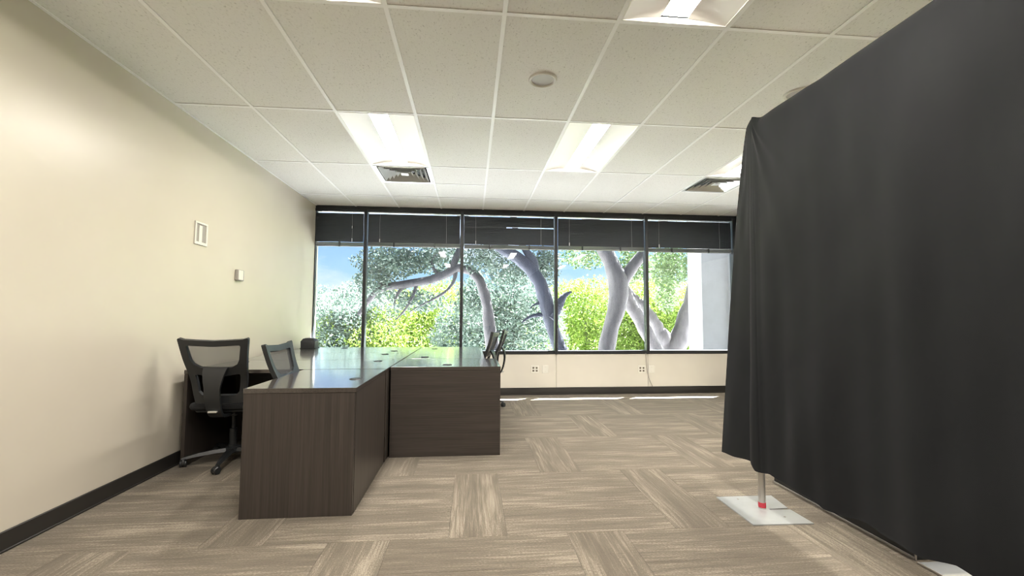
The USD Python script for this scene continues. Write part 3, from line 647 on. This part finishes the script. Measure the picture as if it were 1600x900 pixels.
# long arching limb (second and third window)
Y2 = 11.5
ar = px(Y2, (772, 556), (766, 520), (760, 475), (750, 440), (735, 421), (718, 418), (692, 431), (655, 441), (620, 446), (592, 452), (575, 470), (560, 492)); ar = [below(ar[0], dx=.3)] + ar
a2 = px(Y2, (706, 423), (712, 405), (718, 390)); a2 += [a2[-1] + [.2, .2, 1.2], a2[-1] + [-.3, .5, 3.0]]
a3 = px(Y2, (640, 443), (622, 458), (616, 480)); a4 = px(Y2, (652, 442), (645, 462), (634, 482), (618, 500)); a5 = px(Y2, (688, 431), (675, 410), (690, 390)); a6 = px(Y2, (712, 425), (700, 452), (672, 470), (640, 488)); a7 = px(Y2, (600, 450), (592, 432), (604, 410), (612, 392))
oak("oak with a long arching limb crossing outside the second window from the left", below(ar[0]), [(ar, [.24, .20, .19, .18, .17, .17, .16, .14, .12, .11, .10, .08, .05]), (a2, [.10, .08, .07, .06, .03]), (a3, [.06, .04, .02]), (a4, [.05, .04, .03, .01]), (a5, [.05, .035, .02]), (a6, [.05, .035, .025, .01]), (a7, [.05, .035, .025, .01])],
    [(at(610, 410, 11.5), (.9, .9, .42), 1500, .1), (at(672, 405, 12), (.9, .9, .45), 1100, .05), (at(640, 470, 11.9), (1.2, .6, .35), 700, .05), (at(585, 440, 11.5), (.5, .8, .4), 600, .1), (at(740, 470, 12.2), (.55, .5, .7), 900, .1), (a2[-1] + [0, 0, .4], (3.0, 2.2, 1.5), 4600, .3), (at(545, 470, 12.5), (.8, .9, .35), 700, .1), (a2[-1] + [-3.4, 0, -.3], (2.2, 2, 1.3), 3000, .3)], LEAF_SHADE, BARK, .075, 14)
# the trees behind, most with sun or shade put into the leaf colour
def bush(name, lab, x, y, ztop, rx, ry, leaf, n, size, seed, group=None, trunk=True):
    rg = np.random.default_rng(seed); h = ztop - GZ
    t = thing(name, lab, "tree", (x, y, GZ))
    bl_ = []
    for k in range(9):
        a = rg.uniform(0, 6.28); q = rg.uniform(0, .75)
        rr_ = rg.uniform(.34, .55)
        bl_.append(blob((math.cos(a) * q * rx, math.sin(a) * q * ry, h * rg.uniform(.28, .80)), (rx * rr_, ry * rr_, h * rr_ * .5), n // 9, rg, .5))
    bl_.append(blob((0, 0, h * .5), (rx * .8, ry * .8, h * .5), n // 3, rg, .7))
    obj("foliage", leaves(np.vstack(bl_), size, rg), leaf, t, kind="stuff")
    obj("trunk", limb([(0, 0, 0), (.1, 0, h * .25), (-.05, .1, h * .55)], [.3, .25, .1], 12, seed=seed), BARK, t, smooth=50)
BT = [("sunlit yellow-green tree behind the arching limb, second window from the left", 605, 25, 446, 4.6, 3.4, LEAF_SUN, 9000),
      ("bright yellow-green tree behind the right half of the second window from the left", 695, 28, 436, 4.4, 3.6, LEAF_SUN, 9000),
      ("grey-green tree with a rounded top filling the middle window", 800, 22, 425, 3.6, 3.0, LEAF_SHADE, 9000),
      ("sunlit yellow-green tree left of the forked trunk", 915, 34, 436, 5.5, 4.0, LEAF_SUN, 9000),
      ("sunlit yellow-green tree right of the forked trunk", 1005, 36, 438, 6.0, 4.0, LEAF_SUN, 9000),
      ("yellow-green tree in the rightmost window beside the pale building", 1065, 33, 442, 4.5, 4.0, LEAF_SUN, 8000),
      ("grey-green tree with shade in its leaf colour, low in the leftmost window", 505, 30, 447, 5.0, 4.0, LEAF_SHADE, 8000),
      ("grey-green tree with shade in its leaf colour, at the leftmost window's right mullion", 538, 24, 445, 2.3, 2.4, LEAF_SHADE, 7000),
      ("distant green tree standing farther back between the middle windows", 850, 48, 450, 9.0, 5.0, LEAF_G, 8000),
      ("distant green tree standing farther back in the leftmost window", 450, 46, 455, 9.0, 5.0, LEAF_G, 7000)]
for i, (lab, pxx, yy, pyt, rx, ry, lf, n) in enumerate(BT):
    p = at(pxx, pyt, yy); bush("broadleaf_tree", lab, p[0], yy, p[2], rx, ry, lf, int(n * 2.3), .085 if yy < 30 else .11, 40 + i)
